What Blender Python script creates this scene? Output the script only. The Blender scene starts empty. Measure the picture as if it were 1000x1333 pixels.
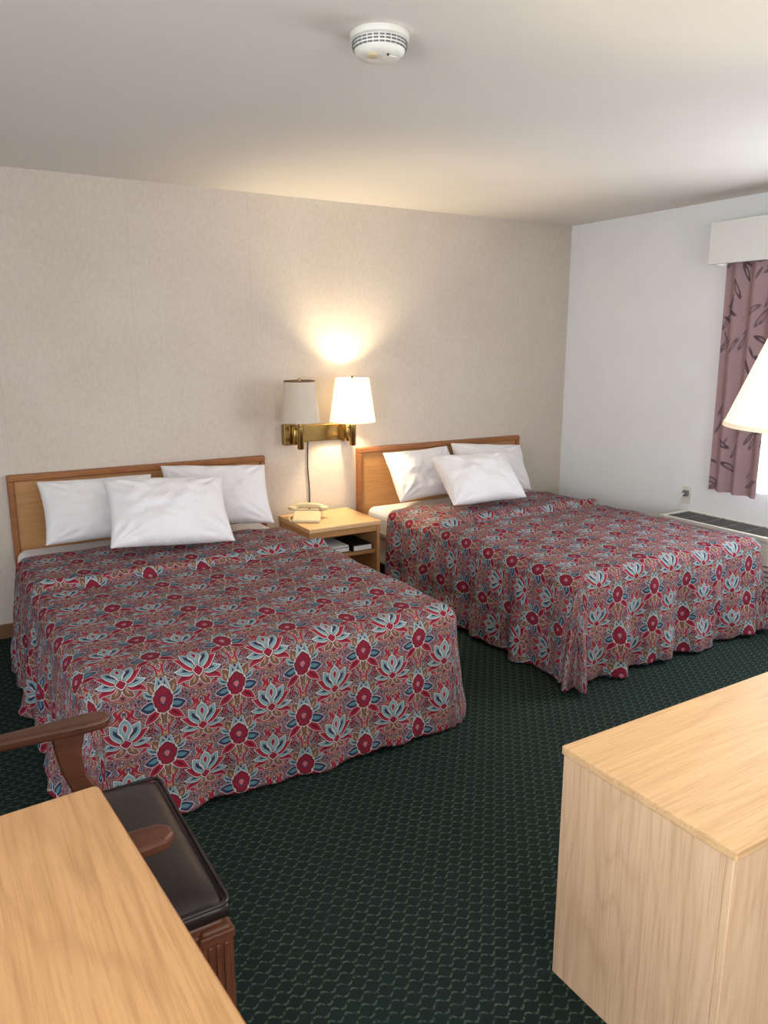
import bpy, bmesh, math, random
from mathutils import Vector, Matrix, noise
random.seed(4)
scene=bpy.context.scene
try:
    scene.view_settings.view_transform='Standard'
    scene.view_settings.look='None'
except Exception as e: print(e)

# ------------------------------------------------------------------ node helpers
def srgb(r,g,b):
    f=lambda c:(c/255/12.92 if c/255<=.04045 else ((c/255+.055)/1.055)**2.4)
    return (f(r),f(g),f(b),1)
class V:
    def __init__(s,nt,sock): s.nt=nt; s.s=sock
    def _m(s,op,b=None,c=None,rev=False):
        n=s.nt.nodes.new('ShaderNodeMath'); n.operation=op
        ins=[s,b,c]
        if rev: ins=[b,s,c]
        for i,v in enumerate(ins):
            if v is None: continue
            if isinstance(v,V): s.nt.links.new(v.s,n.inputs[i])
            else: n.inputs[i].default_value=v
        return V(s.nt,n.outputs[0])
    def __add__(s,o): return s._m('ADD',o)
    __radd__=__add__
    def __sub__(s,o): return s._m('SUBTRACT',o)
    def __rsub__(s,o): return s._m('SUBTRACT',o,rev=True)
    def __mul__(s,o): return s._m('MULTIPLY',o)
    __rmul__=__mul__
    def __truediv__(s,o): return s._m('DIVIDE',o)
    def fr(s): return s._m('FRACT')
    def ab(s): return s._m('ABSOLUTE')
    def sin(s): return s._m('SINE')
    def cos(s): return s._m('COSINE')
    def pw(s,o): return s._m('POWER',o)
    def sqrt(s): return s._m('SQRT')
    def at2(s,o): return s._m('ARCTAN2',o)
    def mx(s,o): return s._m('MAXIMUM',o)
    def mn(s,o): return s._m('MINIMUM',o)
    def below(s,t,soft=.001):
        n=s.nt.nodes.new('ShaderNodeMapRange'); n.clamp=True
        d=s-t
        s.nt.links.new(d.s,n.inputs[0])
        n.inputs[1].default_value=-soft; n.inputs[2].default_value=soft
        n.inputs[3].default_value=1; n.inputs[4].default_value=0
        return V(s.nt,n.outputs[0])
class Mat:
    def __init__(s,name,rough=.6,spec=.3):
        s.m=bpy.data.materials.new(name); s.m.use_nodes=True
        s.nt=s.m.node_tree; s.b=s.nt.nodes['Principled BSDF']
        s.b.inputs['Roughness'].default_value=rough
        s.b.inputs['Specular IOR Level'].default_value=spec
    def new(s,t): return s.nt.nodes.new(t)
    def coord(s,kind='Object',scale=(1,1,1),rot=(0,0,0)):
        t=s.new('ShaderNodeTexCoord'); mp=s.new('ShaderNodeMapping')
        s.nt.links.new(t.outputs[kind],mp.inputs[0])
        mp.inputs['Scale'].default_value=scale; mp.inputs['Rotation'].default_value=rot
        return mp.outputs[0]
    def xyz(s,sock):
        n=s.new('ShaderNodeSeparateXYZ'); s.nt.links.new(sock,n.inputs[0])
        return [V(s.nt,o) for o in n.outputs]
    def comb(s,x,y,z):
        n=s.new('ShaderNodeCombineXYZ')
        for i,v in enumerate((x,y,z)):
            if isinstance(v,V): s.nt.links.new(v.s,n.inputs[i])
            else: n.inputs[i].default_value=v
        return n.outputs[0]
    def noise(s,vec,scale,detail=3,rough=.5,dist=0):
        n=s.new('ShaderNodeTexNoise'); s.nt.links.new(vec,n.inputs['Vector'])
        n.inputs['Scale'].default_value=scale; n.inputs['Detail'].default_value=detail
        n.inputs['Roughness'].default_value=rough; n.inputs['Distortion'].default_value=dist
        return V(s.nt,n.outputs[0])
    def voro(s,vec,scale,feature='F1',rand=1):
        n=s.new('ShaderNodeTexVoronoi'); n.feature=feature; s.nt.links.new(vec,n.inputs['Vector'])
        n.inputs['Scale'].default_value=scale; n.inputs['Randomness'].default_value=rand
        return V(s.nt,n.outputs['Distance'])
    def ramp(s,v,stops,const=False):
        n=s.new('ShaderNodeValToRGB'); s.nt.links.new(v.s,n.inputs[0])
        cr=n.color_ramp
        if const: cr.interpolation='CONSTANT'
        while len(cr.elements)<len(stops): cr.elements.new(.5)
        for e,(p,c) in zip(cr.elements,stops): e.position=p; e.color=c
        return n.outputs[0]
    def mix(s,f,a,b):
        n=s.new('ShaderNodeMix'); n.data_type='RGBA'
        if isinstance(f,V): s.nt.links.new(f.s,n.inputs[0])
        else: n.inputs[0].default_value=f
        for i,c in ((6,a),(7,b)):
            if isinstance(c,tuple): n.inputs[i].default_value=c
            else: s.nt.links.new(c,n.inputs[i])
        return n.outputs[2]
    def color(s,c):
        if isinstance(c,tuple): s.b.inputs['Base Color'].default_value=c
        else: s.nt.links.new(c,s.b.inputs['Base Color'])
    def bump(s,v,strength=.3,dist=.002):
        n=s.new('ShaderNodeBump'); s.nt.links.new(v.s,n.inputs['Height'])
        n.inputs['Strength'].default_value=strength; n.inputs['Distance'].default_value=dist
        s.nt.links.new(n.outputs[0],s.b.inputs['Normal'])

def plain(name,col,rough=.5,metal=0,spec=.4,var=.03,scale=30,bump=0):
    M=Mat(name,rough,spec); M.b.inputs['Metallic'].default_value=metal
    n=M.noise(M.coord(),scale)
    d=tuple(c*(1-var) for c in col[:3])+(1,); l=tuple(min(1,c*(1+var)) for c in col[:3])+(1,)
    M.color(M.ramp(n,[(.3,d),(.7,l)]))
    if bump: M.bump(n,bump)
    return M.m

def wood(name,axis,base,dark,light,rough=.42,ring=1.0,k=1.0):
    M=Mat(name,rough,.35)
    sc=[6,6,6]; sc[axis]=.75
    v=M.coord('Object',tuple(sc))
    n1=M.noise(v,1.0*ring,1.5,.45,.2)
    rings=((n1*75).sin()*.5+.5)
    sc2=[190,190,190]; sc2[axis]=6
    n2=M.noise(M.coord('Object',tuple(sc2)),1,3,.6)
    sc3=[34,34,34]; sc3[axis]=1.0
    n3=M.noise(M.coord('Object',tuple(sc3)),1,4,.65)
    big=M.noise(v,.5,2)
    c1=M.mix(rings.pw(5)*.40*k,base,dark)
    c2=M.mix(big.below(.5,.25)*.35,c1,light)
    c2=M.mix(n3.below(.46,.12)*.30*k,c2,dark)
    c3=M.mix(n2.below(.43,.1)*.34,c2,dark)
    M.color(c3); M.bump(n2,.08,.0008)
    return M.m

# ------------------------------------------------------------------ mesh helpers
def mkobj(name,verts,faces,mat,smooth=False,bevel=0,uvs=None,solid=0,seg=2):
    me=bpy.data.meshes.new(name); me.from_pydata([tuple(v) for v in verts],[],faces); me.update()
    bm=bmesh.new(); bm.from_mesh(me)
    if uvs is None: bmesh.ops.recalc_face_normals(bm,faces=bm.faces)
    bm.to_mesh(me); bm.free()
    if uvs:
        L=me.uv_layers.new(name='UVMap')
        for lp in me.loops: L.data[lp.index].uv=uvs[lp.vertex_index]
    o=bpy.data.objects.new(name,me); scene.collection.objects.link(o)
    if mat: me.materials.append(mat)
    if smooth:
        for p in me.polygons: p.use_smooth=True
    if solid:
        md=o.modifiers.new('sol','SOLIDIFY'); md.thickness=solid; md.offset=-1
    if bevel:
        md=o.modifiers.new('bev','BEVEL'); md.width=bevel; md.segments=seg; md.limit_method='ANGLE'; md.angle_limit=math.radians(40)
    return o
def boxes(name,lst,mat,bevel=0,seg=2):
    vs=[];fs=[]
    for (x0,x1,y0,y1,z0,z1) in lst:
        k=len(vs)
        vs+=[(x0,y0,z0),(x1,y0,z0),(x1,y1,z0),(x0,y1,z0),(x0,y0,z1),(x1,y0,z1),(x1,y1,z1),(x0,y1,z1)]
        fs+=[(k,k+3,k+2,k+1),(k+4,k+5,k+6,k+7),(k,k+1,k+5,k+4),(k+1,k+2,k+6,k+5),(k+2,k+3,k+7,k+6),(k+3,k,k+4,k+7)]
    return mkobj(name,vs,fs,mat,bevel=bevel,seg=seg)
def box(name,x0,x1,y0,y1,z0,z1,mat,bevel=0,seg=2): return boxes(name,[(x0,x1,y0,y1,z0,z1)],mat,bevel,seg)
def lathe(name,prof,c,mat,n=48,smooth=True,M=None,cap=True,bevel=0):
    vs=[];fs=[]
    for r,z in prof:
        for i in range(n):
            a=2*math.pi*i/n; p=Vector((r*math.cos(a),r*math.sin(a),z))
            if M: p=M@p
            vs.append(p+Vector(c))
    for k in range(len(prof)-1):
        for i in range(n):
            j=(i+1)%n; fs.append((k*n+i,k*n+j,(k+1)*n+j,(k+1)*n+i))
    if cap:
        fs.append(tuple(range(n))[::-1]); fs.append(tuple((len(prof)-1)*n+i for i in range(n)))
    o=mkobj(name,vs,fs,mat,smooth)
    if smooth:
        md=o.modifiers.new('es','EDGE_SPLIT'); md.split_angle=math.radians(40)
    return o
def prism(name,pts,w0,w1,mat,plane='xy',bevel=.003,seg=2):
    n=len(pts); f={'xy':lambda a,b,w:(a,b,w),'xz':lambda a,b,w:(a,w,b),'yz':lambda a,b,w:(w,a,b)}[plane]
    vs=[f(a,b,w0) for a,b in pts]+[f(a,b,w1) for a,b in pts]
    fs=[tuple(range(n)),tuple(range(n,2*n))[::-1]]+[(i,(i+1)%n,n+(i+1)%n,n+i) for i in range(n)]
    return mkobj(name,vs,fs,mat,bevel=bevel,seg=seg)
def tube(name,pts,r,mat,res=8,cyc=False,smoothc=False):
    P=[Vector(p) for p in pts]
    if smoothc:
        Q=[]
        for i in range(len(P)-1):
            p0=P[max(i-1,0)];p1=P[i];p2=P[i+1];p3=P[min(i+2,len(P)-1)]
            for k in range(6):
                t=k/6; Q.append(.5*((2*p1)+(-p0+p2)*t+(2*p0-5*p1+4*p2-p3)*t*t+(-p0+3*p1-3*p2+p3)*t**3))
        Q.append(P[-1]); P=Q
    vs=[];fs=[];up=None
    for i,p in enumerate(P):
        d=(P[min(i+1,len(P)-1)]-P[max(i-1,0)]).normalized()
        if up is None: up=d.orthogonal().normalized()
        up=(up-d*up.dot(d)).normalized(); s=d.cross(up)
        for k in range(res):
            a=2*math.pi*k/res; vs.append(p+(up*math.cos(a)+s*math.sin(a))*r)
    for i in range(len(P)-1):
        for k in range(res):
            j=(k+1)%res; fs.append((i*res+k,i*res+j,(i+1)*res+j,(i+1)*res+k))
    fs.append(tuple(range(res))); fs.append(tuple((len(P)-1)*res+k for k in range(res)))
    return mkobj(name,vs,fs,mat,True)
def group(name,parts,M=None):
    if M is not None:
        for p in parts:
            if p.type=='MESH': p.data.transform(M)
            else: p.matrix_world=M@p.matrix_world
    lo=Vector((1e9,)*3);hi=-lo
    for p in parts:
        if p.type=='MESH':
            for v in p.data.vertices:
                for k in range(3): lo[k]=min(lo[k],v.co[k]); hi[k]=max(hi[k],v.co[k])
    c=(lo+hi)/2; c.z=lo.z
    e=bpy.data.objects.new(name,None); e.location=c; e.empty_display_size=.1; scene.collection.objects.link(e)
    for p in parts:
        p.parent=e; p.matrix_parent_inverse=Matrix.Translation(-c)
    return e

# ------------------------------------------------------------------ materials
M=Mat('wallpaper_beige',.75,.2)
v=M.coord(); a=M.noise(v,2.2,3); b=M.noise(v,46,5,.75); st=M.noise(M.coord('Object',(75,75,22)),1,4,.7)
c=M.ramp(a,[(.3,srgb(199,187,175)),(.7,srgb(206,195,184))])
c=M.mix(b.below(.46,.1)*.22,c,srgb(174,161,148)); c=M.mix(st.below(.45,.08)*.24,c,srgb(219,210,200))
X,Y,Z=M.xyz(v)
seam=(((X-.05)/.69).fr()-.5).ab().below(.0022,.001)
c=M.mix(seam*.25,c,srgb(165,152,142))
M.color(c); M.bump(b,.25,.0012); wallpaper=M.m
M=Mat('wall_paint_white',.7,.25); b=M.noise(M.coord(),120,3)
M.color(M.ramp(M.noise(M.coord(),3),[(.3,srgb(233,236,238)),(.7,srgb(237,240,242))])); M.bump(b,.12,.0008); paint=M.m
M=Mat('ceiling_paint',.8,.2); b=M.noise(M.coord(),150,4)
M.color(M.ramp(M.noise(M.coord(),1.5),[(.3,srgb(224,219,213)),(.7,srgb(228,223,217))])); M.bump(b,.15,.0008); ceilm=M.m

# carpet
M=Mat('carpet_green_pattern',.95,.1)
X,Y,Z=M.xyz(M.coord())
per=.028
row=(Y/per); fy=row.fr()
ridx=row-fy
L=.046
xs=X+ridx*.5*L
wv=((xs*(2*math.pi/L)).sin())*.25
d=((Y/per+wv).fr()-.5).ab()
dash=((xs*(4*math.pi/L)+.6).sin()).below(.72,.35)
dsh2=M.noise(M.coord(),170,2).below(.56,.10)
wear=M.noise(M.coord(),5,3)
line=d.below(.10,.06)*dash*dsh2*(wear*.9+.5)
fib=M.noise(M.coord(),400,3,.7)
pil=M.noise(M.coord(),1.8,3)
base=M.mix(fib.below(.5,.15)*.8,srgb(33,46,43),srgb(19,30,28))
base=M.mix(pil.below(.5,.2)*.3,base,srgb(17,27,27))
M.color(M.mix(line*.50,base,srgb(104,122,104))); M.bump(fib+line*.5,.5,.003); carpet=M.m

# bedspread
def spread_mat(name,w,h,ms):
    M=Mat(name,.85,.12)
    vec=M.coord('UV')
    x,y,z=M.xyz(vec)
    navy=srgb(44,52,80);blk=srgb(36,31,44);cream=srgb(198,185,182);teal=srgb(84,124,134);lteal=srgb(136,162,166)
    red=srgb(148,36,54);mar=srgb(92,26,42);brown=srgb(114,80,62);pink=srgb(180,104,108);tan=srgb(156,128,108)
    TAU=2*math.pi
    ang=y*(TAU/h); q=h/TAU
    ax=((x/w).fr()-.5).ab()*w
    vv=M.comb(ax,ang.cos()*q,ang.sin()*q)
    g=M.noise(vv,26,1.5,.5,2.2)
    g2=M.noise(vv,56,1,.5,1.2)
    g3=M.noise(vv,22,0,.5,0)
    wa=(g3-.5)*.036
    axw=ax+wa
    ay=((y/h).fr()-.5)*h+wa*.6
    bx=((x/w+.5).fr()-.5).ab()*w-wa; by=((y/h+.5).fr()-.5)*h+wa*.5
    col=M.ramp(g,[(0,blk),(.30,teal),(.345,cream),(.356,navy),(.405,blk),(.425,cream),(.435,red),(.472,cream),(.482,navy),(.515,brown),(.54,cream),(.550,mar),(.59,blk),(.61,cream),(.620,red),(.69,navy)],True)
    col=M.mix(g2.below(.375,.01),col,navy)
    col=M.mix((g2-.39).ab().below(.009,.004),col,cream)
    col=M.mix((.63-g2).below(0,.01),col,mar)
    c=((ay*(TAU/h)).cos()*.5+.5)*(w/2)
    wob=(ay*(TAU/h*4)).sin()*.011
    d=(axw-c+wob).ab()
    dd=d+(ay*(TAU/h*6)).sin()*.004
    col=M.mix(dd.below(.0150,.0008),col,cream)
    col=M.mix(dd.below(.0132,.0008),col,blk)
    band=M.mix((ay*(TAU/h*3)+1.0).sin().below(-.1,.15),red,brown)
    col=M.mix(dd.below(.0112,.0008),col,band)
    col=M.mix(dd.below(.0016,.0008),col,tan)
    hp=.012
    hx=((x*(TAU/hp)+y*(TAU/hp)).sin()*(x*(TAU/hp)-y*(TAU/hp)).sin()).below(.06,.15)
    redh=M.mix(hx,mar,red); tealh=M.mix(hx,teal,lteal)
    def petal(col,fx,fy,ox,oy,deg,Lp,wp,cols):
        sa,ca=math.sin(math.radians(deg)),math.cos(math.radians(deg))
        dx=fx-ox; dy=fy-oy
        al=dx*sa+dy*ca; ac=(dx*ca-dy*sa).ab()
        t=al*(2/Lp)-1
        f=ac*(1/wp)+t*t
        for lim,cc in cols: col=M.mix(f.below(lim,.05),col,cc)
        return col
    def oval(col,fx,fy,oy,rx,ry,cols,p=2):
        a_=(fx*(1/rx)).ab(); b_=((fy-oy)*(1/ry)).ab()
        f=(a_.pw(p)+b_.pw(p)).pw(1/p)
        for lim,cc in cols: col=M.mix(f.below(lim,.03),col,cc)
        return col
    T=[(1.30,blk),(1.18,cream),(1.0,tealh),(.35,navy)]
    T2=[(1.30,blk),(1.18,cream),(.98,tealh),(.42,cream),(.32,red),(.1,navy)]
    Rr=[(1.30,blk),(1.16,cream),(1.0,red),(.35,mar)]
    Bn=[(1.28,cream),(1.12,blk),(1.0,brown),(.30,tan)]
    Nv=[(1.3,cream),(1.12,navy),(.45,teal)]
    f=lambda v_:v_*ms
    for (ox,oy,dg,Lp,wp,cs) in ((.004,-.018,150,.060,.013,Bn),(.006,-.018,114,.090,.014,Rr),(.004,-.020,88,.086,.015,T),
                                (.0,-.022,60,.088,.018,Rr),(.0,-.022,36,.092,.018,T),(.0,-.024,0,.098,.021,T2)):
        col=petal(col,axw,ay,f(ox),f(oy),dg,f(Lp),f(wp),cs)
    col=oval(col,axw,ay,f(-.020),f(.024),f(.022),[(1.22,blk),(1.10,cream),(.93,redh)],1.2)
    for (ox,oy,dg,Lp,wp,cs) in ((.01,-.024,130,.074,.014,Rr),(.016,-.014,94,.066,.014,Nv),(.014,.006,60,.066,.013,T),(.008,.016,34,.062,.013,Bn),(.0,.020,10,.060,.012,T),(.0,-.03,172,.054,.012,Bn)):
        col=petal(col,bx,by,f(ox),f(oy),dg,f(Lp),f(wp),cs)
    sc_=((bx*(TAU/.02)).cos()+(by*(TAU/.02)).cos())*.0016
    col=oval(col,bx+sc_,by,f(.002),f(.040),f(.048),[(1.14,cream),(1.05,blk),(.96,redh),(.42,navy),(.30,pink)],1.12)
    fib=M.noise(M.coord('UV',(900,900,900)),1,2)
    col=M.mix(fib.below(.5,.2)*.2,col,blk)
    M.color(col)
    qn=M.noise(vec,8,3); q2=M.noise(vec,24,3)
    M.bump(qn+q2*.4,.75,.018)
    return M.m
spreadm=spread_mat('bedspread_floral',.25,.19,.93)

linen=Mat('white_cotton',.8,.2); linen.color(srgb(230,228,231)); linen.bump(linen.noise(linen.coord(),7,4,.55,.6),.6,.025); linen=linen.m
oakX=wood('oak_laminate_x',0,srgb(212,174,128),srgb(166,122,80),srgb(224,190,148),k=.55)
oakT=wood('oak_table_laminate',1,srgb(196,150,102),srgb(144,98,58),srgb(210,168,120),.36,k=.7)
oakZ=wood('oak_laminate_z',2,srgb(212,178,144),srgb(168,128,94),srgb(222,190,158),k=.75)
hbX=wood('headboard_oak',0,srgb(182,134,86),srgb(146,98,56),srgb(196,150,102),k=.7)
hbD=wood('headboard_frame_oak',0,srgb(154,98,56),srgb(114,68,36),srgb(170,114,70))
chw=wood('walnut_chair_wood',0,srgb(96,56,38),srgb(58,32,21),srgb(114,70,48),.35)
vinyl=plain('dark_brown_vinyl',srgb(36,26,26),.36,var=.25,scale=60,bump=.15)
brass=plain('antique_brass',srgb(170,140,86),.22,1,var=.06)
plast=plain('white_plastic',srgb(226,224,216),.45)
beige=plain('beige_plastic',srgb(200,184,150),.4)
darkm=plain('dark_grille',srgb(44,44,46),.6)
greym=plain('grey_metal',srgb(110,110,110),.5)
blackm=plain('black_plastic',srgb(28,27,27),.5)
paper=plain('paper_white',srgb(225,225,222),.7)
bluebk=plain('book_cover_dark',srgb(50,46,60),.5)
valm=plain('valance_white',srgb(232,233,230),.7,var=.01)
trimm=plain('trim_brown',srgb(120,84,56),.5)

def shade_mat(name,col,emit=0,ecol=(1,.8,.5,1),tr=.45):
    m=bpy.data.materials.new(name); m.use_nodes=True; nt=m.node_tree
    for n in list(nt.nodes): nt.nodes.remove(n)
    o=nt.nodes.new('ShaderNodeOutputMaterial'); d=nt.nodes.new('ShaderNodeBsdfDiffuse'); t=nt.nodes.new('ShaderNodeBsdfTranslucent')
    tc=nt.nodes.new('ShaderNodeTexCoord'); nz=nt.nodes.new('ShaderNodeTexNoise'); nz.inputs['Scale'].default_value=200
    nt.links.new(tc.outputs['Object'],nz.inputs['Vector'])
    rp=nt.nodes.new('ShaderNodeValToRGB'); rp.color_ramp.elements[0].color=tuple(c*.95 for c in col[:3])+(1,); rp.color_ramp.elements[1].color=col
    nt.links.new(nz.outputs[0],rp.inputs[0]); nt.links.new(rp.outputs[0],d.inputs[0]); nt.links.new(rp.outputs[0],t.inputs[0])
    mx=nt.nodes.new('ShaderNodeMixShader'); mx.inputs[0].default_value=tr
    nt.links.new(d.outputs[0],mx.inputs[1]); nt.links.new(t.outputs[0],mx.inputs[2])
    last=mx
    if emit:
        e=nt.nodes.new('ShaderNodeEmission'); e.inputs[0].default_value=ecol; e.inputs[1].default_value=emit
        ad=nt.nodes.new('ShaderNodeAddShader'); nt.links.new(mx.outputs[0],ad.inputs[0]); nt.links.new(e.outputs[0],ad.inputs[1]); last=ad
    nt.links.new(last.outputs[0],o.inputs[0]); return m
shade_off=shade_mat('lampshade_linen',srgb(240,232,220))
shade_on=shade_mat('lampshade_linen_lit',srgb(246,241,230),.20,(1,.94,.82,1),.33)
sheer=shade_mat('sheer_curtain',srgb(240,240,240))

# curtain
M=Mat('curtain_mauve_leaf',.8,.15)
vec=M.coord('UV'); c=srgb(168,140,143)
wv=M.noise(vec,6,2)
c=M.mix(wv.below(.5,.2)*.4,c,srgb(152,126,130))
for ang,off,s in ((.5,0,1),(-.6,.37,1.1),(1.2,.71,.9),(-1.15,.2,1.0)):
    t=M.new('ShaderNodeTexCoord'); m1=M.new('ShaderNodeMapping'); m1.inputs['Rotation'].default_value=(0,0,ang); m1.inputs['Location'].default_value=(off,off*2,0)
    M.nt.links.new(t.outputs['UV'],m1.inputs[0])
    m2=M.new('ShaderNodeMapping'); m2.inputs['Scale'].default_value=(13*s,3.2*s,1); M.nt.links.new(m1.outputs[0],m2.inputs[0])
    vd=M.voro(m2.outputs[0],1)
    c=M.mix(vd.below(.22,.02),c,srgb(88,72,80) if ang>0 else srgb(112,94,102))
    c=M.mix(vd.below(.13,.02),c,srgb(150,124,128))
M.color(c); curtm=M.m

# ------------------------------------------------------------------ room shell
WX,WY,H=4.34,4.44,2.42
LX,RY=-1.7,-1.5
box('floor',LX-.1,WX+.1,RY-.1,WY+.1,-.1,0,carpet)
box('ceiling',LX-.1,WX+.1,RY-.1,WY+.1,H,H+.1,ceilm)
box('wall_back',LX-.1,WX+.1,WY,WY+.1,0,H,wallpaper)
wy0,wy1,wz0,wz1=.9,2.93,.72,2.1
boxes('wall_right',[(WX,WX+.1,RY-.1,wy0,0,H),(WX,WX+.1,wy1,WY,0,H),(WX,WX+.1,wy0,wy1,0,wz0),(WX,WX+.1,wy0,wy1,wz1,H)],paint)
ly0,ly1=-.9,1.0
boxes('wall_left',[(LX-.1,LX,RY,ly0,0,H),(LX-.1,LX,ly1,WY,0,H),(LX-.1,LX,ly0,ly1,0,.7),(LX-.1,LX,ly0,ly1,2.1,H)],paint)
rx0,rx1=-.2,2.2
boxes('wall_rear',[(LX,rx0,RY-.1,RY,0,H),(rx1,WX,RY-.1,RY,0,H),(rx0,rx1,RY-.1,RY,0,.7),(rx0,rx1,RY-.1,RY,2.1,H)],paint)
box('baseboard_back',LX,WX,WY-.012,WY,0,.08,trimm,.003)
box('baseboard_right',WX-.012,WX,RY,WY-.012,0,.08,trimm,.003)
def window(name,axis,p,a0,a1,z0,z1):
    f=.045; fr=[]
    mid=(a0+a1)/2
    for (b0,b1,c0,c1) in ((a0,a1,z0,z0+f),(a0,a1,z1-f,z1),(a0,a0+f,z0+f,z1-f),(a1-f,a1,z0+f,z1-f),(mid-f/2,mid+f/2,z0+f,z1-f)):
        fr.append((p,p+.05,b0,b1,c0,c1) if axis=='x' else (b0,b1,p,p+.05,c0,c1))
    return boxes(name,fr,valm,.004)
window('window_1','x',WX+.03,wy0,wy1,wz0,wz1)
window('added_window_left','x',LX-.08,ly0,ly1,.7,2.1)  # unseen opening added in the left wall to bring in side light
window('added_window_rear','y',RY-.08,rx0,rx1,.7,2.1)  # framed opening behind the camera, added to let in soft light

# ------------------------------------------------------------------ beds
def bedspread(x0,x1,yf,yh,zt,ampL,ampF,seed,flL,flF,cfL,cfR,yr):
    r=.06; hem=.020
    D=r*math.pi/2+(zt-hem-r)
    ix0,ix1,iy=x0+r,x1-r,yf+r
    na,nb=240,200
    A0,A1=ix0-D,ix1+D; B0,B1=iy-D,yh
    vs=[];uv=[]
    for j in range(nb+1):
        b=B0+(B1-B0)*j/nb
        for i in range(na+1):
            a=A0+(A1-A0)*i/na
            cx=min(max(a,ix0),ix1); cy=max(b,iy)
            ox,oy=a-cx,b-cy
            m=max(abs(ox),abs(oy))
            crown=.014*math.sin(math.pi*min(max((a-x0)/(x1-x0),0),1))
            nz=noise.noise(Vector((a*2.5+seed,b*2.5,seed)))*.018+noise.noise(Vector((a*8,b*6,seed)))*.011
            yrr=yr+.03*math.sin(a*4+seed)
            ridge=.026*math.exp(-((b-yrr)/.028)**2)-.010*math.exp(-((b-yrr+.06)/.03)**2)
            if m<1e-6:
                vs.append(Vector((a,b,zt+crown+nz+ridge))); uv.append((a-x0,b)); continue
            th=math.atan2(abs(oy),abs(ox)) if (ox and oy) else (0 if abs(ox)>0 else math.pi/2)
            dr=Vector((math.copysign(math.cos(th),ox) if ox else 0, -math.sin(th) if oy else 0,0))
            phi=min(m/r,math.pi/2); out=r*math.sin(phi); dn=r*(1-math.cos(phi)); ex=max(0,m-r*math.pi/2)
            k=ex/(D-r*math.pi/2)
            corner=(ox!=0 and oy!=0); s2=math.sin(2*th) if corner else 0
            wf=(th/(math.pi/2))
            amp=ampL*(1-wf)+ampF*wf; fl=math.radians(flL*(1-wf)+flF*wf)
            cfl=cfL if ox<0 else cfR
            pp=(cy if ox and not corner else (cx if not corner else cx+cy))
            if corner: pp=(cy if th<math.pi/4 else cx)
            f=(math.sin(pp*2*math.pi/.31+seed*1.7+.9*math.sin(pp*5+seed))*.6+math.sin(pp*2*math.pi/.17+seed+k*1.2)*.40+noise.noise(Vector((pp*6,k*1.5,seed)))*1.1+noise.noise(Vector((pp*13,k*4,seed+3)))*.5)
            o2=out+ex*math.tan(fl)+amp*f*k**.85*(1-s2)
            if corner: o2+=cfl*k*s2+ abs(cfl)*.45*k*math.cos(th*12)*s2
            dn+=ex
            z=zt+nz*(1-k)-dn+crown*(1-phi/(math.pi/2))+ridge*(1-k)
            pos=Vector((cx,cy,0))+dr*o2; pos.z=max(z+(.008*math.sin(pp*9+seed)*k),.010)
            vs.append(pos); uv.append((a-x0,b))
    fs=[]
    for j in range(nb):
        for i in range(na):
            q=j*(na+1)+i; fs.append((q,q+1,q+na+2,q+na+1))
    return mkobj('bedspread',vs,fs,spreadm,True,uvs=uv,solid=.006)
def bed(name,x0,x1,yf,hx0,hx1,*a):
    zt=.53; yb=WY-.045
    P=[]
    P.append(bedspread(x0,x1,yf,4.04,zt,*a))
    P.append(box('mattress',x0+.04,x1-.04,yf+.06,yb-.01,.30,zt-.03,linen,.05,4))
    P.append(box('box_spring',x0+.07,x1-.07,yf+.10,yb-.01,.12,.297,paper,.02))
    P.append(boxes('bed_legs',[(x,x+.05,y,y+.05,0,.12) for x in (x0+.1,x1-.15) for y in (yf+.15,yb-.15)],blackm,.004))
    hz0,hz1=.40,.892; y1=WY-.001
    P.append(box('headboard_panel',hx0+.03,hx1-.03,y1-.03,y1,hz0+.02,hz1-.03,hbX,.001))
    P.append(boxes('headboard_frame',[(hx0,hx1,y1-.045,y1,hz1-.035,hz1),(hx0,hx0+.032,y1-.045,y1,hz0,hz1-.035),(hx1-.032,hx1,y1-.045,y1,hz0,hz1-.035),(hx0+.032,hx1-.032,y1-.045,y1,hz0,hz0+.03)],hbD,.007,3))
    P.append(boxes('headboard_legs',[(hx0+.1,hx0+.16,y1-.03,y1-.013,0,hz0),(hx1-.16,hx1-.1,y1-.03,y1-.013,0,hz0)],hbD,.003))
    return group(name,P)
bed('bed',.335,1.795,2.345,.37,1.815, .030,.017,1.3, 7.5,1.0, .035,-.020,3.50)
bed('bed',2.48,3.88,2.375,2.475,3.87, .028,.034,5.1, 4.0,3.0, .085,.05,3.56)

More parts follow.
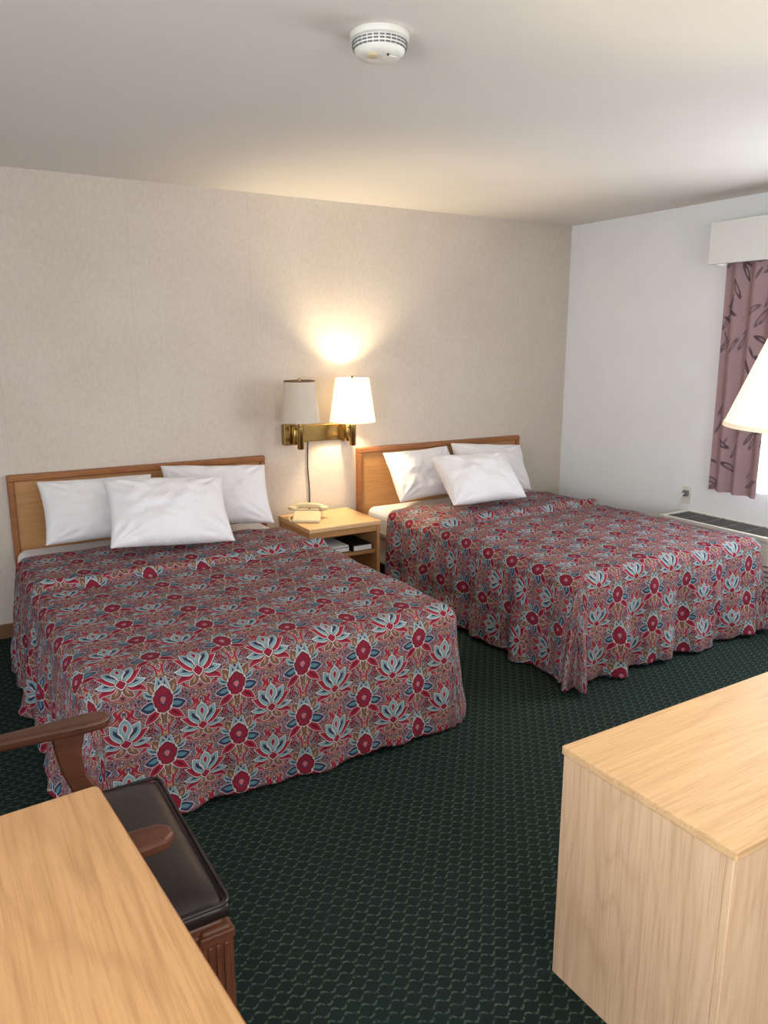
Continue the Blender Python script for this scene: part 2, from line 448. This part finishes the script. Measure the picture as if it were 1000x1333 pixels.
def pillow(xc,yb,zb,W,L,T,tilt,yaw=0,roll=0,seed=0):
    n=40; vs=[];fs=[]
    for side in (1,-1):
        for j in range(n+1):
            v=-1+2*j/n
            for i in range(n+1):
                u=-1+2*i/n
                x=W/2*u*(1-.06*(1-v*v)); y=L/2*v*(1-.07*(1-u*u))
                t=((1-abs(u)**2.8)*(1-abs(v)**2.6))**.5
                wr=noise.noise(Vector((u*1.6+seed,v*1.6,side)))*.30+noise.noise(Vector((u*5+seed,v*4,side*2)))*.12
                rad=math.hypot(abs(u)-1,abs(v)-1)
                cre=.016*math.sin(math.atan2(1-abs(v),1-abs(u)+1e-6)*14)*math.exp(-((rad-.35)/.25)**2)
                z=side*(T/2*t*(1+wr)+cre*t)
                vs.append(Vector((x,y+L/2,z)))
    N=(n+1)**2
    for s in (0,1):
        for j in range(n):
            for i in range(n):
                q=s*N+j*(n+1)+i; f=(q,q+1,q+n+2,q+n+1); fs.append(f if s==0 else f[::-1])
    me=bpy.data.meshes.new('pillow'); me.from_pydata([tuple(v) for v in vs],[],fs)
    bm=bmesh.new(); bm.from_mesh(me); bmesh.ops.remove_doubles(bm,verts=bm.verts,dist=.0006); bmesh.ops.recalc_face_normals(bm,faces=bm.faces)
    bm.to_mesh(me); bm.free()
    for p in me.polygons: p.use_smooth=True
    me.materials.append(linen)
    M=Matrix.Translation((xc,yb,zb))@Matrix.Rotation(yaw,4,'Z')@Matrix.Rotation(tilt,4,'X')@Matrix.Rotation(roll,4,'Z')
    o=bpy.data.objects.new('pillow',me); scene.collection.objects.link(o); o.matrix_world=M
    md=o.modifiers.new('ss','SUBSURF'); md.levels=1; md.render_levels=1
    return o
R=math.radians
pillow(.785,4.10,.56,.60,.36,.17,R(58),0,R(-1),1)
pillow(1.41,4.07,.565,.62,.38,.17,R(57),R(-3),R(-4),2)
pillow(1.03,3.69,.59,.62,.42,.18,R(44),R(-3),R(-4),3)
pillow(2.89,4.12,.565,.56,.36,.16,R(58),R(4),R(1),4)
pillow(3.40,4.08,.565,.58,.37,.17,R(56),R(-6),R(-5),5)
pillow(3.05,3.71,.59,.58,.39,.17,R(44),R(-3),R(0),6)

# ------------------------------------------------------------------ nightstand
nx0,nx1,ny0,ny1,nz=1.90,2.395,3.97,4.42,.50
P=[box('top',nx0,nx1,ny0,ny1,nz-.028,nz,oakX,.004),
   boxes('sides',[(nx0+.005,nx0+.027,ny0+.01,ny1,0,nz-.028),(nx1-.027,nx1-.005,ny0+.01,ny1,0,nz-.028)],hbX,.002),
   box('back_panel',nx0+.027,nx1-.027,ny1-.015,ny1,.05,nz-.028,hbX),
   box('shelf',nx0+.027,nx1-.027,ny0+.03,ny1-.015,.29,.31,hbX,.002),
   box('upper_rail',nx0+.027,nx1-.027,ny0+.015,ny0+.033,nz-.068,nz-.028,hbX,.002),
   box('plinth',nx0+.027,nx1-.027,ny0+.03,ny1-.015,.03,.05,hbX,.002),
   ]
group('nightstand',P)
group('telephone_directory',[box('cover',1.98,2.2,4.03,4.3,.311,.345,bluebk,.004),box('loose_sheets',2.0,2.19,4.02,4.26,.3455,.356,paper,.002),box('pages',1.985,2.195,4.026,4.295,.316,.340,paper)])
group('book',[box('cover',2.215,2.35,4.01,4.25,.3105,.35,blackm,.004),box('pages',2.22,2.345,4.008,4.245,.315,.345,paper)])

# telephone
P=[]
P.append(prism('base',[(-.105,0),(.095,0),(.095,.045),(.04,.048),(-.105,.018)],-.085,.085,beige,'yz',.007,3))
P.append(boxes('keypad',[(-.05+.02*i,-.035+.02*i,-.075+.022*j,-.06+.022*j,.0,.005) for i in range(3) for j in range(4)],plast,.001))
P[-1].data.transform(Matrix.Translation((0,0,.034))@Matrix.Rotation(R(11.7),4,'X'))
P.append(box('faceplate',-.06,.07,-.09,.02,.0,.003,greym,.001)); P[-1].data.transform(Matrix.Translation((0,0,.0325))@Matrix.Rotation(R(11.7),4,'X'))
hs=[(-.10,.06,.060),(-.06,.06,.074),(0,.06,.078),(.06,.06,.074),(.10,.06,.060)]
P.append(tube('handset_grip',hs,.016,beige,12,smoothc=True))
for sx in (-.1,.1):
    P.append(lathe('handset_cup',[(.018,.066),(.030,.060),(.031,.046),(.024,.040)],(sx*.96,.058,.008),beige,24))
cord=[]
for i in range(200):
    t=i/199; ang=t*2*math.pi*30
    cx=-.088-.025*math.sin(t*math.pi); cy=.05-.16*t
    cord.append((cx+.004*math.sin(ang),cy,.009+.006*math.cos(ang)))
P.append(tube('coiled_cord',cord,.0018,beige,5))
group('telephone',P,Matrix.Translation((2.01,4.22,.5005))@Matrix.Rotation(R(-32),4,'Z'))

# ------------------------------------------------------------------ wall sconce
P=[]
P.append(box('backplate',1.95,2.42,WY-.022,WY-.001,.955,1.065,brass,.006,3))
P.append(boxes('plate_blocks',[(1.945,2.03,WY-.05,WY-.002,.945,1.075),(2.36,2.425,WY-.05,WY-.002,.945,1.075)],brass,.005,3))
def arm(px,py,shade,r0,r1,hh,zb,joint):
    L=[]
    L.append(lathe('pivot',[(.017,.95),(.02,.955),(.02,1.065),(.017,1.07)],(joint[0],joint[1],0),brass,20))
    L.append(tube('swing_arm',[(joint[0],joint[1],1.045),(px,py,1.045)],.009,brass,10))
    L.append(tube('swing_arm_lower',[(joint[0],joint[1],.975),(px,py,.975)],.009,brass,10))
    L.append(lathe('post',[(.018,.935),(.022,.94),(.022,1.07),(.012,1.08),(.012,zb+.05)],(px,py,0),brass,20))
    L.append(lathe('socket',[(.018,zb+.03),(.018,zb+.08)],(px,py,0),plast,20))
    pr=[(r0,zb),(r1,zb+hh),(r1-.002,zb+hh),(r0-.002,zb)]
    L.append(lathe('lampshade',pr+[pr[0]],(px,py,0),shade,56,cap=False))
    L.append(lathe('shade_rim_top',[(r1+.001,zb+hh-.006),(r1+.0015,zb+hh+.001),(r1-.003,zb+hh+.001),(r1-.003,zb+hh-.006)],(px,py,0),trimm if shade is shade_off else shade_off,56,cap=False))
    L.append(lathe('shade_rim_bottom',[(r0-.003,zb-.001),(r0+.0012,zb-.001),(r0+.001,zb+.006)],(px,py,0),shade_off,56,cap=False))
    L.append(lathe('finial',[(.004,zb+hh-.02),(.008,zb+hh+.005),(.003,zb+hh+.018)],(px,py,0),brass,12))
    L.append(tube('spider_bar',[(px-r1,py,zb+hh-.012),(px+r1,py,zb+hh-.012)],.002,brass,6))
    return L
P+=arm(1.99,4.25,shade_off,.118,.093,.245,1.105,(2.01,4.37))
P+=arm(2.352,4.25,shade_on,.145,.105,.27,1.085,(2.38,4.37))
P.append(tube('power_cord',[(2.125,WY-.01,.96),(2.12,WY-.008,.8),(2.13,WY-.008,.6),(2.12,WY-.008,.3)],.004,blackm,6,smoothc=True))
def plight(name,loc,w,col,r):
    l=bpy.data.lights.new(name,'POINT'); l.energy=w; l.color=col; l.shadow_soft_size=r
    o=bpy.data.objects.new(name,l); o.location=loc; scene.collection.objects.link(o); return o
P.append(plight('lamp_light',(2.33,4.28,1.26),36,(1,.81,.50),.03))
group('wall_sconce',P)

# ------------------------------------------------------------------ smoke detector
sx,sy=1.235,2.055
P=[lathe('base',[(.081,H-.001),(.083,H-.004),(.083,H-.018),(.076,H-.022)],(sx,sy,0),plast,64),
   lathe('body',[(.075,H-.021),(.076,H-.034),(.070,H-.050),(.058,H-.062),(.03,H-.066)],(sx,sy,0),plast,64)]
vents=[]
for k in range(28):
    a=2*math.pi*k/28
    for zz in (.027,.035,.043):
        b=box('v',-.001,.0035,-.0065,.0065,-.0019,.0019,greym)
        rr=.0745 if zz<.037 else .0715
        b.data.transform(Matrix.Translation((sx,sy,H-zz))@Matrix.Rotation(a,4,'Z')@Matrix.Translation((rr,0,0)))
        vents.append(b)
bpy.ops.object.select_all(action='DESELECT')
for b in vents: b.select_set(True)
bpy.context.view_layer.objects.active=vents[0]; bpy.ops.object.join(); vents[0].name='vent_slots'; P.append(vents[0])
P.append(lathe('test_button',[(.016,H-.064),(.016,H-.070),(.013,H-.072)],(sx-.035,sy-.02,0),beige,24))
P.append(lathe('horn_grille',[(.020,H-.065),(.020,H-.067),(.017,H-.0675)],(sx+.02,sy-.02,0),plast,24))
P.append(lathe('indicator',[(.003,H-.063),(.003,H-.069)],(sx,sy-.045,0),darkm,10))
group('smoke_detector',P)

# ------------------------------------------------------------------ dresser
dx0,dx1,dy0,dy1,dz=1.235,2.78,.75,1.203,.632
dm=(dx0+dx1)/2
P=[box('top',dx0-.004,dx1+.004,dy0-.006,dy1+.004,dz-.022,dz,oakX,.003),
   box('end_panel_a',dx0,dx0+.02,dy0+.018,dy1,.0,dz-.022,oakZ,.002),
   box('end_panel_b',dx1-.02,dx1,dy0+.018,dy1,.0,dz-.022,oakZ,.002),
   box('back_panel',dx0+.02,dx1-.02,dy1-.015,dy1-.003,.0,dz-.022,oakX),
   box('carcass_bottom',dx0+.02,dx1-.02,dy0+.03,dy1-.015,.06,.08,oakX),
   boxes('front_panels',[(dx0,dm-.001,dy0,dy0+.018,0,dz-.023),(dm+.001,dx1,dy0,dy0+.018,0,dz-.023)],oakZ,.002)]
group('dresser',P)

# table lamp
lx,ly=1.865,.995
P=[lathe('base',[(.058,dz+.0005),(.060,dz+.008),(.05,dz+.02),(.024,dz+.035),(.018,dz+.07),(.035,dz+.14),(.052,dz+.22),(.054,dz+.30),(.045,dz+.37),(.026,dz+.42),(.016,dz+.45),(.02,dz+.47),(.012,dz+.49)],(lx,ly,0),plain('lamp_ceramic_white',srgb(225,218,205),.25),48),
   lathe('stem',[(.009,dz+.48),(.009,1.46)],(lx,ly,0),brass,16),
   lathe('socket',[(.018,1.40),(.018,1.46)],(lx,ly,0),brass,16)]
zb=1.375
pr=[(.252,zb),(.142,zb+.28),(.140,zb+.28),(.250,zb),(.252,zb)]
P.append(lathe('lampshade',pr,(lx,ly,0),shade_on,72,cap=False))
P.append(lathe('shade_trim',[(.250,zb-.002),(.2535,zb-.002),(.251,zb+.008)],(lx,ly,0),shade_off,72,cap=False))
P.append(tube('spider_bar',[(lx-.14,ly,zb+.268),(lx+.14,ly,zb+.268)],.002,brass,6))
P.append(lathe('finial',[(.004,zb+.26),(.009,zb+.29),(.003,zb+.31)],(lx,ly,0),brass,12))
P.append(tube('harp',[(lx-.02,ly,1.46),(lx-.05,ly,1.52),(lx,ly,1.64),(lx+.05,ly,1.52),(lx+.02,ly,1.46)],.002,brass,6,smoothc=True))
P.append(plight('lamp_light_b',(lx,ly,1.51),13,(1,.85,.56),.035))
group('table_lamp',P)

# ------------------------------------------------------------------ desk / table
def rrect(x0,x1,y0,y1,r,n=5):
    o=[]
    for (cx,cy,a0) in ((x1-r,y1-r,0),(x0+r,y1-r,90),(x0+r,y0+r,180),(x1-r,y0+r,270)):
        for k in range(n+1):
            a=math.radians(a0+90*k/n); o.append((cx+r*math.cos(a),cy+r*math.sin(a)))
    return o
tz=.75
P=[prism('tabletop',rrect(-.88,0,-.88,0,.012),tz-.028,tz,oakT,'xy',.003),
   prism('edge_band',rrect(-.882,.002,-.882,.002,.013),tz-.025,tz-.004,hbD,'xy',.001),
   box('pedestal_column',-.50,-.38,-.50,-.38,.05,tz-.06,oakZ,.008),
   box('mounting_plate',-.60,-.28,-.60,-.28,tz-.06,tz-.028,oakX,.004),
   boxes('pedestal_feet',[(-.72,-.16,-.475,-.405,0,.05),(-.475,-.405,-.72,-.16,0.001,.051)],oakX,.008)]
group('pedestal_table',P,Matrix.Translation((.218,1.408,0))@Matrix.Rotation(R(4.2),4,'Z'))

# ------------------------------------------------------------------ armchair
P=[]
n=26
vs=[];fs=[]
for side in (1,-1):
    for j in range(n+1):
        for i in range(n+1):
            u=-1+2*i/n; v=-1+2*j/n
            x=.25*u; y=.27*v
            t=((1-abs(u)**7)*(1-abs(v)**7))
            z=.425+side*(.012+.030*max(t,0)**.45)+(.012*(1-u*u)*(1-v*v) if side>0 else 0)
            vs.append((x,y,z))
N=(n+1)**2
for s in (0,1):
    for j in range(n):
        for i in range(n):
            q=s*N+j*(n+1)+i; f=(q,q+1,q+n+2,q+n+1); fs.append(f if s==0 else f[::-1])
ring=[i for i in range(n+1)]+[j*(n+1)+n for j in range(1,n+1)]+[n*(n+1)+i for i in range(n-1,-1,-1)]+[j*(n+1) for j in range(n-1,0,-1)]
for k in range(len(ring)):
    a=ring[k];b=ring[(k+1)%len(ring)]; fs.append((a,b,b+N,a+N))
P.append(mkobj('seat_cushion',vs,fs,vinyl,True))
def loop(z,ax,ay,r): return [(x,y,z) for x,y in rrect(-ax,ax,-ay,ay,r,4)]
w=loop(.447,.252,.272,.02); P.append(tube('cushion_piping',w+[w[0]],.005,vinyl,8))
P.append(box('seat_deck',-.24,.24,-.262,.262,.375,.405,chw,.006))
P.append(boxes('apron',[(.222,.247,-.22,.22,.30,.385),(-.247,-.222,-.22,.22,.30,.385),(-.2,.2,.24,.265,.30,.385),(-.2,.2,-.265,-.24,.30,.385)],chw,.004))
flut=[]
for k in range(9): flut.append((.245,.252,-.19+k*.045,-.165+k*.045,.31,.372))
for k in range(8): flut.append((-.17+k*.045,-.145+k*.045,-.270,-.263,.31,.372))
P.append(boxes('carved_flutes',flut,chw,.005,3))
for (sx_,sy_) in ((1,1),(1,-1)):
    x=.222*sx_; y=.24*sy_
    P.append(box('front_leg',x-.032,x+.032,y-.032,y+.032,.0,.395,chw,.006))
    P.append(boxes('leg_carving',[(x+.030,x+.038,y-.022+k*.017,y-.012+k*.017,.12,.36) for k in range(3)]+[(x-.022+k*.017,x-.012+k*.017,y-.038,y-.030,.12,.36) for k in range(3)]+[(x-.036,x+.036,y-.036,y+.036,.07,.095),(x-.037,x+.037,y-.037,y+.037,.365,.385)],chw,.003))
for sy_ in (1,-1):
    y=.235*sy_
    P.append(prism('rear_leg',[(-.25,.42),(-.205,.42),(-.225,0),(-.27,0)],y-.022,y+.022,chw,'xz',.005))
    y0=.275*sy_
    out=[(-.27,-.018),(-.12,-.022),(0,-.028),(.08,-.034),(.125,-.030),(.145,-.012),(.145,.012),(.125,.030),(.08,.034),(0,.028),(-.12,.022),(-.27,.018)]
    P.append(prism('armrest',[(a,b+y0) for a,b in out],.632,.66,chw,'xy',.009,3))
    pst=[(.005,.64),(.085,.64),(.070,.58),(.075,.52),(.105,.46),(.125,.39),(.07,.39),(.045,.46),(.018,.54),(.008,.60)]
    P.append(prism('arm_post',pst,y0-.016,y0+.018,chw,'xz',.006,3))
P.append(boxes('back_posts',[(-.275,-.235,.16,.2,.40,.84),(-.275,-.235,-.2,-.16,.40,.84)],chw,.008))
P.append(box('back_top_rail',-.278,-.232,-.2,.2,.80,.87,chw,.015,3))
P.append(box('back_cushion',-.265,-.215,-.155,.155,.50,.79,vinyl,.02,4))
P.append(boxes('arm_supports',[(-.275,-.24,.19,.29,.635,.66),(-.275,-.24,-.29,-.19,.635,.66)],chw,.006))
group('armchair',P,Matrix.Translation((.190,1.610,0))@Matrix.Rotation(R(0),4,'Z'))

# ------------------------------------------------------------------ window dressing
group('curtain_valance',[box('front_board',WX-.16,WX-.14,.55,3.12,2.03,2.27,valm,.003),
      box('end_return',WX-.14,WX-.001,3.10,3.12,2.03,2.27,valm,.002),
      box('top_board',WX-.14,WX-.001,.57,3.10,2.25,2.27,valm,.002),box('end_return_b',WX-.14,WX-.001,.55,.57,2.03,2.27,valm,.002)])
def curtain(name,ya,yb,z0,z1,mat,xc,amp,per,full=1.5):
    nu,nv=int(abs(yb-ya)/.006),30; vs=[];uv=[];fs=[]
    for j in range(nv+1):
        t=j/nv; z=z0+(z1-z0)*t
        for i in range(nu+1):
            s=i/nu; y=ya+(yb-ya)*s
            k=(1-.25*t)
            x=xc+amp*k*math.sin(2*math.pi*y/per+.5*math.sin(3*y)+.3*(1-t))+.01*(1-t)*math.sin(y*11)
            vs.append((x,y+.01*(1-t)*math.sin(y*14),z)); uv.append((s*abs(yb-ya)*full,z))
    for j in range(nv):
        for i in range(nu):
            q=j*(nu+1)+i; fs.append((q,q+1,q+nu+2,q+nu+1))
    return mkobj(name,vs,fs,mat,True,uvs=uv)
curtain('curtain',2.69,3.05,.66,2.22,curtm,WX-.085,.024,.125)
curtain('curtain',.72,1.15,.66,2.22,curtm,WX-.085,.024,.125)
curtain('sheer_curtain',2.2,2.78,.68,2.22,sheer,WX-.03,.012,.07)

# wall air conditioner
zt=.485
P=[box('housing',WX-.26,WX-.001,2.1,3.22,.04,zt-.025,plast,.012,3),
   boxes('top_frame',[(WX-.275,WX-.25,2.09,3.23,zt-.025,zt),(WX-.010,WX-.001,2.09,3.23,zt-.025,zt),(WX-.25,WX-.010,2.09,2.11,zt-.025,zt),(WX-.25,WX-.010,3.215,3.23,zt-.025,zt)],plast,.004,3),
   box('grille_recess',WX-.25,WX-.010,2.11,3.215,zt-.025,zt-.020,blackm)]
P.append(boxes('louvers',[(WX-.235+k*.026,WX-.231+k*.026,2.11,3.215,zt-.02,zt-.006) for k in range(9)],greym,.001))
P.append(boxes('grille_bars',[(WX-.25,WX-.010,2.25+k*.14,2.255+k*.14,zt-.02,zt-.005) for k in range(7)],greym,.001))
P.append(boxes('front_slots',[(WX-.263,WX-.259,2.2,3.1,.1+k*.03,.108+k*.03) for k in range(8)],greym))
group('wall_air_conditioner',P)
P=[box('plate',WX-.006,WX-.0005,3.21,3.28,.525,.64,plast,.003),box('plug',WX-.035,WX-.006,3.225,3.262,.575,.615,greym,.006),
   tube('cord',[(WX-.03,3.245,.60),(WX-.06,3.25,.575),(WX-.055,3.27,.515),(WX-.03,3.275,.45),(WX-.02,3.26,.2)],.004,plast,6,smoothc=True)]
group('wall_outlet',P)

# ------------------------------------------------------------------ lights
def area(name,loc,rot,sx,sy,w,col):
    l=bpy.data.lights.new(name,'AREA'); l.shape='RECTANGLE'; l.size=sx; l.size_y=sy; l.energy=w; l.color=col
    o=bpy.data.objects.new(name,l); o.location=loc; o.rotation_euler=rot; scene.collection.objects.link(o); return o
area('daylight_window_1',(WX+.13,(wy0+wy1)/2,(wz0+wz1)/2),(0,R(90),0),1.38,2.0,92,(.9,.95,1))
area('added_light_left',(LX-.13,.05,1.4),(0,R(-90),0),1.4,1.9,112,(.93,.96,1))  # added lamp outside the left opening, stands in for an unseen source
area('added_light_rear',(1.0,RY-.13,1.4),(R(90),0,0),2.4,1.4,54,(1,.97,.94))  # soft fill lamp added outside the rear opening
w=bpy.data.worlds.new('World'); scene.world=w; w.use_nodes=True
w.node_tree.nodes['Background'].inputs[0].default_value=(.85,.93,1,1); w.node_tree.nodes['Background'].inputs[1].default_value=1.0

# ------------------------------------------------------------------ camera
cam=bpy.data.cameras.new('camera'); co=bpy.data.objects.new('camera',cam); scene.collection.objects.link(co)
co.location=(0,0,1.57); co.rotation_euler=(R(90-12.4),0,R(-31.3))
cam.sensor_fit='VERTICAL'; cam.sensor_height=36; cam.sensor_width=27; cam.lens=36*1000/1333; cam.clip_start=.02
scene.camera=co
